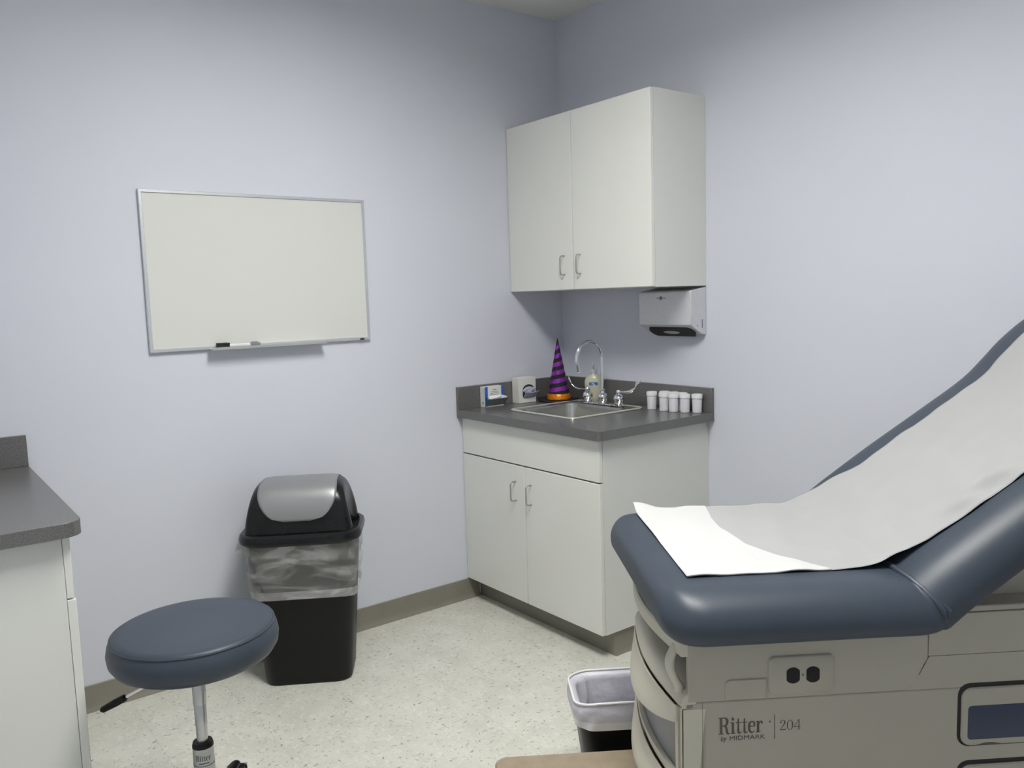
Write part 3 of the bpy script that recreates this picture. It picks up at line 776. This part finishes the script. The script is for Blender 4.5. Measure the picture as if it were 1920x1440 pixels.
GL = {
 'R': (.86, [('l', [(.20, 0), (.20, 1)], [.16, .16]), ('l', [(.0, .02), (.40, .02)], [.04, .04]), ('l', [(.0, .98), (.42, .98)], [.04, .04]),
            ('c', [(.28, .975), (.48, .96), (.61, .87), (.64, .74), (.60, .60), (.47, .52), (.28, .505)], [.04, .07, .14, .16, .14, .07, .04]),
            ('c', [(.40, .50), (.54, .42), (.59, .26), (.64, .08), (.74, .015), (.84, .06)], [.04, .13, .16, .14, .07, .02])]),
 'i': (.40, [('l', [(.19, 0), (.19, .68)], [.15, .15]), ('l', [(.02, .02), (.37, .02)], [.035, .035]), ('l', [(.02, .665), (.20, .665)], [.03, .03]), ('d', (.19, .88), .095)]),
 't': (.44, [('l', [(.19, .10), (.19, .90)], [.14, .08]), ('l', [(.0, .655), (.40, .655)], [.045, .045]), ('c', [(.19, .16), (.21, .05), (.29, .02), (.37, .04), (.43, .13)], [.14, .12, .06, .04, .02])]),
 'e': (.56, [('l', [(.10, .38), (.50, .38)], [.04, .04]), ('c', [(.48, .38), (.45, .58), (.30, .68), (.14, .58), (.09, .36), (.14, .12), (.31, .01), (.50, .13)], [.11, .12, .04, .13, .16, .14, .06, .02])]),
 'r': (.52, [('l', [(.18, 0), (.18, .68)], [.15, .15]), ('l', [(.02, .02), (.36, .02)], [.035, .035]), ('l', [(.02, .665), (.20, .665)], [.03, .03]), ('c', [(.24, .44), (.30, .60), (.40, .665), (.47, .62)], [.04, .05, .06, .05]), ('d', (.46, .58), .075)]),
 '2': (.60, [('c', [(.09, .76), (.14, .93), (.29, .99), (.44, .90), (.45, .70), (.30, .43), (.07, .06)], [.05, .06, .05, .10, .13, .08, .04]), ('l', [(.05, .06), (.52, .06)], [.11, .11]), ('l', [(.50, .10), (.53, .25)], [.05, .02]), ('d', (.12, .76), .065)]),
 '0': (.62, [('c', [(.30, .99), (.12, .80), (.09, .5), (.12, .20), (.30, .01), (.48, .20), (.51, .5), (.48, .80), (.30, .99)], [.03, .09, .12, .09, .03, .09, .12, .09, .03])]),
 '4': (.62, [('l', [(.42, 1), (.03, .29)], [.05, .05]), ('l', [(.02, .29), (.60, .29)], [.06, .06]), ('l', [(.44, 0), (.44, 1)], [.11, .11]), ('l', [(.28, .02), (.60, .02)], [.035, .035])]),
}
def word(mb, s, x, y, size, fn, d, sx=1.0, wk=1.0):
    for ch in s:
        adv, sh = GL[ch]
        g = lambda u, v, dd, x=x: fn(x + u * size * sx, y + v * size, dd)
        for q in sh:
            if q[0] == 'd':
                n = 14; k = len(mb.v); mb.v += [tuple(g(q[1][0] + q[2] * math.cos(2 * PI * j / n), q[1][1] + q[2] * math.sin(2 * PI * j / n), d)) for j in range(n)]
                mb.f.append(tuple(range(k, k + n))); mb.mi.append(0)
            else:
                P, W_ = (q[1], q[2]) if q[0] == 'l' else smoothpts(q[1], q[2])
                ribbon(mb, P, [w_ * wk for w_ in W_], g, d)
        x += adv * size * sx
    return x
# small maker's name on the stool column, facing the room
fa = math.atan2(-2.728 + 2.168, 3.124 - 1.028)
def colfn(u, v, d): a = fa + u / .0266; return ((.0264 + d) * math.cos(a), (.0264 + d) * math.sin(a), v)
mb = MB(); word(mb, 'Ritter', -.021, .256, .015, colfn, .0004, .80)
mb.build('lettering', M_logo, t)
MB().grid(lambda a, b_: colfn(-.013 + .026 * a, .2475 + .003 * b_, .0004), 10, 1).build('small_print', M_ink, t)

# ------------------------------------------------------------------ exam table
TH = YAW + math.radians(3)
t = empty('exam_table', (2.076, -1.5, 0), TH)
tag(t, 'blue upholstered exam table with beige base and raised backrest at right', 'exam table')
B0, B1 = .030, .500           # base sides (near, far)
BL = 1.17                     # base length
# --- lower body
mb = MB()
mb.box(0.0, BL, B0, B1, .03, .566)
mb.build('base_cabinet', M_beige, t, bevel=.004)
MB().box(.05, BL - .05, B0 + .03, B1 - .03, 0, .0295).build('plinth', M_black, t)
# --- upper body: side skins, rear block, shadowed interior
up_poly = [(.008, .567), (.455, .5670), (.476, .572), (.490, .585), (.508, .622), (.516, .634), (.5155, .728), (.008, .728)]
MB().prism(up_poly, lambda u, v, hh: (u, B0 - hh, v), -.016, .002).build('upper_side_panel', M_beige, t, bevel=.0015, seg=2)
MB().prism([(.518, .638), (BL, .638), (BL, .728), (.518, .728)], lambda u, v, hh: (u, B0 - hh, v), -.016, .0).build('rear_side_panel', M_beige, t, bevel=.0012, seg=1)
MB().box(.008, BL, B1 - .016, B1, .5665, .728).build('far_side_panel', M_beige, t, bevel=.002)
MB().prism([(.46, .5662), (.5, .60), (.52, .6375), (BL, .6375), (BL, .5662)], lambda u, v, hh: (u, B0 - hh, v), -.016, .0).build('rear_block', M_beige, t)
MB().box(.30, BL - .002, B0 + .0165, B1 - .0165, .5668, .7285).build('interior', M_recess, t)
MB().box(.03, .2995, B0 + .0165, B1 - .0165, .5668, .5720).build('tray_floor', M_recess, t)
MB().box(.514, .5165, B0 - .0025, B0 - .0005, .686, .728).build('panel_notch', M_dark, t)
# rail and brackets below the pad
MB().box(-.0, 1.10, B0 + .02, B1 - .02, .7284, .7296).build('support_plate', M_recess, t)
mb = MB()
def bow(b_, k=.030): return -k * math.sin(PI * (b_ - B0) / (B1 - B0))
mb.loft([[(bow(b_, .032) + x, b_, z - .010) for (x, z) in ((-.006, .676), (-.010, .680), (-.010, .706), (-.006, .7105), (.012, .7105), (.012, .676))] for b_ in [B0 + .0 + (B1 - B0) * k / 24 for k in range(25)]])
mb.build('front_rail', M_cream, t)
MB().loft([[(x, y, z) for (y, z) in rrect(B1 - .075, B1 - .030, .640, .690, .010, 4)] for x in (-.012, .0)]).build('rail_tab', M_cream, t)
# swing-out stirrup handle tucked in the slot
rings = []
for k in range(13):
    f = k / 12; z = .684 - .105 * f; s_ = math.sin(PI * min(1, f * 1.05 + .08))
    rings.append([(-.004 - .020 * s_ + .010 * math.cos(q), B0 + .026 + .014 * math.sin(q) * (.5 + .5 * s_), z) for q in [2 * PI * j / 16 for j in range(16)]])
MB().loft(rings).build('stirrup_handle', M_cream, t, angle=60)
# --- front frame (bowed) with two drawers
def fb(b_): return (b_ - B0) / (B1 - B0)
def frame_a(b_): return -.004 - .027 * math.sin(PI * fb(b_))
mb = MB()
def strip(mb, bA, bB, zA, zB, a_off, thick, n=24, round_=0.0):
    """bowed slab on the foot end"""
    rg = []
    for k in range(n + 1):
        b_ = bA + (bB - bA) * k / n; a = frame_a(b_) + a_off
        rg.append([(a, b_, zA), (a, b_, zB), (a + thick, b_, zB), (a + thick, b_, zA)])
    mb.loft(rg)
# top ledge: sloping lip that rises to the back
rg = []
for k in range(29):
    b_ = B0 + (B1 - B0) * k / 28; a = frame_a(b_)
    rg.append([(a, b_, .552), (a - .003, b_, .562), (a + .002, b_, .576), (a + .012, b_, .586), (a + .030, b_, .592), (.045, b_, .592), (.045, b_, .5665), (a + .03, b_, .5665), (a + .02, b_, .552)])
mb.loft(rg)
strip(mb, B0, B0 + .016, .03, .552, 0, .05, 3); strip(mb, B1 - .016, B1, .03, .552, 0, .05, 3)
for z in (.372, .205):
    strip(mb, B0 + .016, B1 - .016, z - .007, z + .002, .001, .03)
strip(mb, B0, B1, .03, .075, 0, .03)
mb.build('front_frame', M_cream, t, bevel=.002, seg=2)
def drawer(z0_, z1_, name):
    bA, bB = B0 + .019, B1 - .019
    root = None
    # grey recessed finger area
    mb = MB(); strip(mb, bA + .010, bB - .010, z0_ + .012, z1_ - .03, .010, .006); g = mb
    # bowed cream face with a bulging lip, lower edge a smile
    def f(a, b_):
        b = bA + (bB - bA) * a; s_ = math.sin(PI * a) ** .8
        zb = z0_ + (z1_ - z0_) * (.80 - .26 * s_)
        z = zb + (z1_ - zb) * (1 - b_)
        bul = .022 * s_ * math.sin(PI / 2 * min(1, b_ * 1.02)) ** 1.6
        roll = .0 if b_ < .90 else (b_ - .90) / .10 * .012
        return (frame_a(b) - .004 - bul + roll, b, z)
    fm = MB().grid(f, 40, 20)
    face = fm.build('drawer', M_cream, t, solid=.003, angle=60)
    # border of the drawer around the grey panel
    bd = MB()
    strip(bd, bA, bA + .012, z0_, z1_ - .0, -.003, .012, 3); strip(bd, bB - .012, bB, z0_, z1_, -.003, .012, 3)
    strip(bd, bA, bB, z0_, z0_ + .013, -.003, .012)
    bd.build('drawer_border', M_cream, face, bevel=.002)
    go = g.build('finger_recess', M_greyp, face)
    go['label'] = 'grey recessed finger pull'
    return face
drawer(.378, .548, 'a'); drawer(.212, .362, 'b')
mb = MB(); strip(mb, B0 + .016, B1 - .016, .076, .2, .004, .02); mb.build('kick_panel', M_beige, t)
# --- side details
def sidefn(u, v, hh): return (u, B0 - hh, v)
mb = MB()
# raised electrical panel, its base step and the plug cover strip
mb = MB().loft([[sidefn(p[0], p[1], h_) for p in rrect(.176 + i, .313 - i, .577 + i, .657 - i, .014, 6)] for (h_, i) in ((.0018, -.002), (.0060, 0), (.0075, .002))])
op = mb.build('outlet_plate', M_beige, t)
for x in (.226, .268):
    mb = MB(); poly = [(x + max(-.0138, min(.0138, .0172 * math.cos(a))), .617 + .0172 * math.sin(a)) for a in [2 * PI * k / 28 for k in range(28)]]
    mb.prism(poly, lambda u, v, hh: sidefn(u, v, hh), .0070, .0086)
    rc = mb.build('receptacle', M_black, op)
    sl = MB()
    for (dx, dz, a, b_) in ((-.005, .006, .005, .0014), (-.005, -.006, .006, .0014)):
        sl.box(x + dx - a / 2 + .002, x + dx + a / 2 + .002, B0 - .0089, B0 - .0085, .617 + dz - b_ / 2, .617 + dz + b_ / 2)
    sl.build('slot', M_dark, rc)
mb = MB().lathe([(.0005, 0), (.0026, 0), (.0020, .0012), (.0005, .0014)], n=14); mb.v = [sidefn(.247 + p[0], .617 + p[1], .0074 + p[2]) for p in mb.v]
mb.build('screw', M_ink, op)
MB().loft([[sidefn(p[0], p[1], h_) for p in rrect(.084 + i, .170 - i, .5700 + i, .612 - i, (.001, .001, .012, .001), 6)] for (h_, i) in ((.0018, -.001), (.0042, 0), (.0052, .001))]).build('cover_strip', M_beige, t)
mb = MB().box(.0368, .0376, B0 - .0004, B0 + .001, .06, .564); mb.build('vertical_seam', M_seam, t)
# pass-through drawers in the long side: dark gap, cream surround, navy window
for (zt_, zb_) in ((.574, .434), (.402, .262)):
    x0, x1 = .584, 1.02
    gap = MB().loft([[sidefn(p[0], p[1], h_) for p in rrect(x0, x1, zb_, zt_, .026, 6)] for h_ in (-.004, .0006)]).build('side_drawer', M_dark, t)
    MB().loft([[sidefn(p[0], p[1], h_) for p in rrect(x0 + .007 + i, x1 - .007 - i, zb_ + .003 + i, zt_ - .009 - i, .022, 6)] for (h_, i) in ((-.002, 0), (.003, 0), (.0055, .0025))]).build('surround', M_beige, gap)
    MB().loft([[sidefn(p[0], p[1], h_) for p in rrect(x0 + .020 + i, x1 - .022 - i, zb_ + .017 + i, zt_ - .048 - i, .008, 5)] for (h_, i) in ((.003, 0), (.0058, .000), (.0062, .001))]).build('window_panel', M_navyp, gap)
    MB().prism([(x0 + .035, zb_ + .004), (x0 + .06, zb_ + .009), (x0 + .075, zb_ + .009), (x0 + .10, zb_ + .004)], sidefn, .0057, .0062).build('finger_notch', M_seam, gap)
# lettering on the side
lf = lambda u, v, d: (u, B0 - .0002 - d, v)
mb = MB(); x = word(mb, 'Ritter', .0705, .4935, .0365, lf, .0004, .80, 1.15)
n = 12; k = len(mb.v); mb.v += [lf(.1795 + .0019 * math.cos(2 * PI * j / n), .5155 + .0019 * math.sin(2 * PI * j / n), .0004) for j in range(n)]; mb.f.append(tuple(range(k, k + n))); mb.mi.append(0)
k = len(mb.v); mb.v += [lf(.1892, .4770, .0004), lf(.1906, .4770, .0004), lf(.1906, .5300, .0004), lf(.1892, .5300, .0004)]; mb.f.append((k, k + 1, k + 2, k + 3)); mb.mi.append(0)
word(mb, '204', .2000, .4945, .0225, lf, .0004, 1.12, .8)
mb.build('lettering', M_logo, t)
mb = text_mb('by', .0165, lambda u, v, d: lf(.0745 + u + v * .2, .4785 + v, d), .8); mb.build('small_lettering', M_logo, t, smooth=False)
mb = text_mb('MIDMARK', .0140, lambda u, v, d: lf(.0930 + u, .4790 + v, d), 1.22, bold=.0); mb.build('small_lettering', M_logo, t, smooth=False)
# pull-out step
st = MB().loft([ring(rrect(-.385, .02, B0 - .02, B1 - .008, (.02, .02, .03, .03), 6), .160), ring(rrect(-.390, .02, B0 - .022, B1 - .006, (.02, .02, .03, .03), 6), .168), ring(rrect(-.390, .02, B0 - .022, B1 - .006, (.02, .02, .03, .03), 6), .194), ring(rrect(-.386, .02, B0 - .018, B1 - .010, (.02, .02, .03, .03), 6), .200)])
st.build('pull_out_step', M_tan, t)
for y in (B0 + .05, B1 - .07):
    MB().box(-.34, -.30, y, y + .03, 0, .1595).build('step_leg', M_beige, t)

# --- upholstery
def pathfn(pts):
    P = [Vector(p) for p in pts]
    # densify (catmull-rom), then arc length
    Q = []
    for i in range(len(P) - 1):
        p0 = P[max(0, i - 1)]; p1 = P[i]; p2 = P[i + 1]; p3 = P[min(len(P) - 1, i + 2)]
        for k in range(12):
            s_ = k / 12
            Q.append(.5 * (2 * p1 + (p2 - p0) * s_ + (2 * p0 - 5 * p1 + 4 * p2 - p3) * s_ ** 2 + (-p0 + 3 * p1 - 3 * p2 + p3) * s_ ** 3))
    Q.append(P[-1]); S = [0]
    for i in range(1, len(Q)): S.append(S[-1] + (Q[i] - Q[i - 1]).length)
    def f(s_):
        s_ = max(0, min(S[-1], s_))
        for i in range(1, len(S)):
            if s_ <= S[i] + 1e-9: break
        k = (s_ - S[i - 1]) / max(1e-9, S[i] - S[i - 1])
        p = Q[i - 1].lerp(Q[i], k)
        a = Q[max(0, i - 3)]; b_ = Q[min(len(Q) - 1, i + 2)]; d = (b_ - a).normalized()
        return p, Vector((-d.y, d.x))
    return f, S[-1]
PC0, PHW = .263, .357          # pad centre line and half width
def pad(path, Th, cr0, cr1, er0, er1, eh=.085, ev=.066, bh=.030, bv=.045, crown=.002, L_=None, ns=60, dish=0.0):
    f, L = path; mb = MB(); rings = []
    st_ = []
    for k in range(ns + 1):
        x = k / ns; x = x - math.sin(4 * PI * x) / (4 * PI) * .0; st_.append(.5 - .5 * math.cos(PI * x))
    for x in st_:
        s_ = L * x
        def inset(s_, r, e):
            if r <= 0: return 0.0
            return 0.0 if s_ >= r else r - math.sqrt(max(0, r * r - (r - s_) ** 2))
        wi = max(inset(s_, cr0, 0), inset(L - s_, cr1, 0))
        th_i = max(inset(s_, er0, 0), inset(L - s_, er1, 0))
        hw = PHW - wi; t0 = -th_i * .80; t1 = -Th + th_i * .55
        H_ = t0 - t1; kk = H_ / Th
        p, nrm = f(s_)
        prof = []
        n = 9
        ebh, ebv = eh, ev * kk; bbh, bbv = bh, min(bv * kk, H_ - ebv)
        for sgn in (1, -1):
            seq = []
            m = 8
            for j in range(m): seq.append((hw - ebh) * j / m if True else 0)
            top = [((hw - ebh) * j / m, t0 + crown * kk * (1 - (j / m) ** 2)) for j in range(m)]
            arc1 = [(hw - ebh + ebh * math.sin(PI / 2 * j / n), t0 - ebv + ebv * math.cos(PI / 2 * j / n)) for j in range(n + 1)]
            arc2 = [(hw - bbh + bbh * math.cos(PI / 2 * j / n), t1 + bbv - bbv * math.sin(PI / 2 * j / n)) for j in range(n + 1)]
            bot = [((hw - bbh) * (1 - j / m), t1) for j in range(1, m)]
            half = top + arc1 + arc2 + bot
            if sgn == 1: prof = [(b_, tt) for b_, tt in half] + [(0, t1)]
            else: prof += [(-b_, tt) for b_, tt in reversed(half[1:])]
        rings.append([(p.x + nrm.x * tt, PC0 + b_, p.y + nrm.y * tt) for b_, tt in prof])
    mb.loft(rings)
    return mb
seat_path = pathfn([(-.060, .830), (.05, .830), (.2, .830), (.35, .830), (.500, .829)])
pad(seat_path, .100, .085, .030, .048, .062).build('seat_pad', M_vinyl, t, angle=70)
back_path = pathfn([(.420, .812), (.46, .846), (.50, .878), (.56, .922), (.648, .984), (.78, 1.072), (.905, 1.157), (.962, 1.210), (1.015, 1.265), (1.088, 1.322), (1.16, 1.352), (1.20, 1.350)])
pad(back_path, .105, .018, .09, .012, .05).build('backrest_pad', M_vinyl, t, angle=70)
# welted strip in the fold between seat and backrest
yn = PC0 - PHW
for da in (-.0055, .0055):
    MB().tube([(.447 + da, .50, .8325), (.447 + da, .30, .8325), (.447 + da, .03, .8325), (.451 + da, -.025, .8285), (.460 + da, -.058, .818), (.471 + da, -.082, .801), (.479 + da, -.0925, .785), (.482 + da * .6, -.0945, .772)], .0070, 10,
              radii=[.0070] * 7 + [.0030]).build('hinge_piping', M_vinyl, t)
# backrest support under the pad
MB().prism([(.62, .7185), (1.10, .7185), (1.12, .80), (1.02, 1.02), (.99, 1.04), (.80, .90), (.66, .79), (.60, .735)], lambda u, v, hh: (u, hh, v), B0 + .06, B1 - .06).build('backrest_bracket', M_beige, t, bevel=.004)
MB().box(.60, BL, B0 + .002, B1 - .002, .7284, .7420).build('rear_ledge', M_beige, t, bevel=.003)

# ------------------------------------------------------------------ paper on the exam table (its own thing, lying on the pad)
tp = empty('exam_paper', (2.076, -1.5, 0), TH)
tag(tp, 'white exam paper running down the backrest and over the seat of the table', 'exam paper')
pp = pathfn([(.010, .8306), (.10, .8306), (.2, .8306), (.30, .8306), (.38, .8308), (.425, .834), (.455, .850), (.50, .8795), (.56, .9228), (.648, .9848), (.78, 1.0728), (.905, 1.158), (.962, 1.211), (1.015, 1.266), (1.088, 1.323), (1.155, 1.3515)])
PB0, PB1 = .036, .576
def papfn(s_, b_, off=0.0):
    f, L = pp; p, nrm = f(L * s_)
    x = L * s_; bb = PB0 + (PB1 - PB0) * b_
    bb += max(0, min(1, (x - .42) / .2)) * (-.085 * b_ - .022 * (1 - b_))
    edge = abs(2 * b_ - 1) ** 6
    wv = .0016 * math.sin(34 * x + 5 * b_) * math.sin(9 * b_ + 2) + .0012 * math.sin(61 * x - 7 * b_)
    # the near side spans the fold a little above the pad
    bil = .011 * math.exp(-((x - .44) / .07) ** 2) * (1 - b_) ** 2
    # crumpled fold just inside the near edge of the backrest
    cr = .013 * math.exp(-((x - .68) / .10) ** 2) * math.exp(-((b_ - .085) / .045) ** 2) * (1 + .7 * math.sin(60 * x + 30 * b_))
    # curled far foot corner
    cu = .018 * math.exp(-(x / .05) ** 2) * math.exp(-((1 - b_) / .05) ** 2)
    crown_ = .002 * max(0, 1 - ((bb - PC0) / .272) ** 2)
    o_ = .0014 + max(0.0, .0010 + wv) + crown_ + bil + max(0, cr) + cu + off
    return (p.x + nrm.x * o_, bb, p.y + nrm.y * o_)
MB().grid(lambda a, b_: papfn(a, b_), 170, 60).build('sheet', M_paper, tp, solid=.0007, angle=80)
# whiter second sheet on the foot end: its inner edge is a curve
bend = [(.564, .205), (.458, .188), (.362, .180), (.227, .198), (.123, .246), (.053, .305)]
def end_len(bb):
    if bb >= bend[0][0]: return bend[0][1]
    for i in range(len(bend) - 1):
        (b1, a1), (b2, a2) = bend[i], bend[i + 1]
        if b1 >= bb >= b2: return a2 + (a1 - a2) * (bb - b2) / (b1 - b2)
    return .312
def endfn(a, b_):
    bb = PB0 + (PB1 - PB0) * b_
    Lf = end_len(bb) - .010
    s_ = Lf * a / pp[1]
    q = papfn(s_, b_, .0016)
    return (q[0] - (.0015 if a < .01 else 0), q[1], q[2])
MB().grid(endfn, 60, 60).build('whiter_end', M_paper2, tp, solid=.0007, angle=80)['label'] = 'whiter sheet at the foot end of the paper'
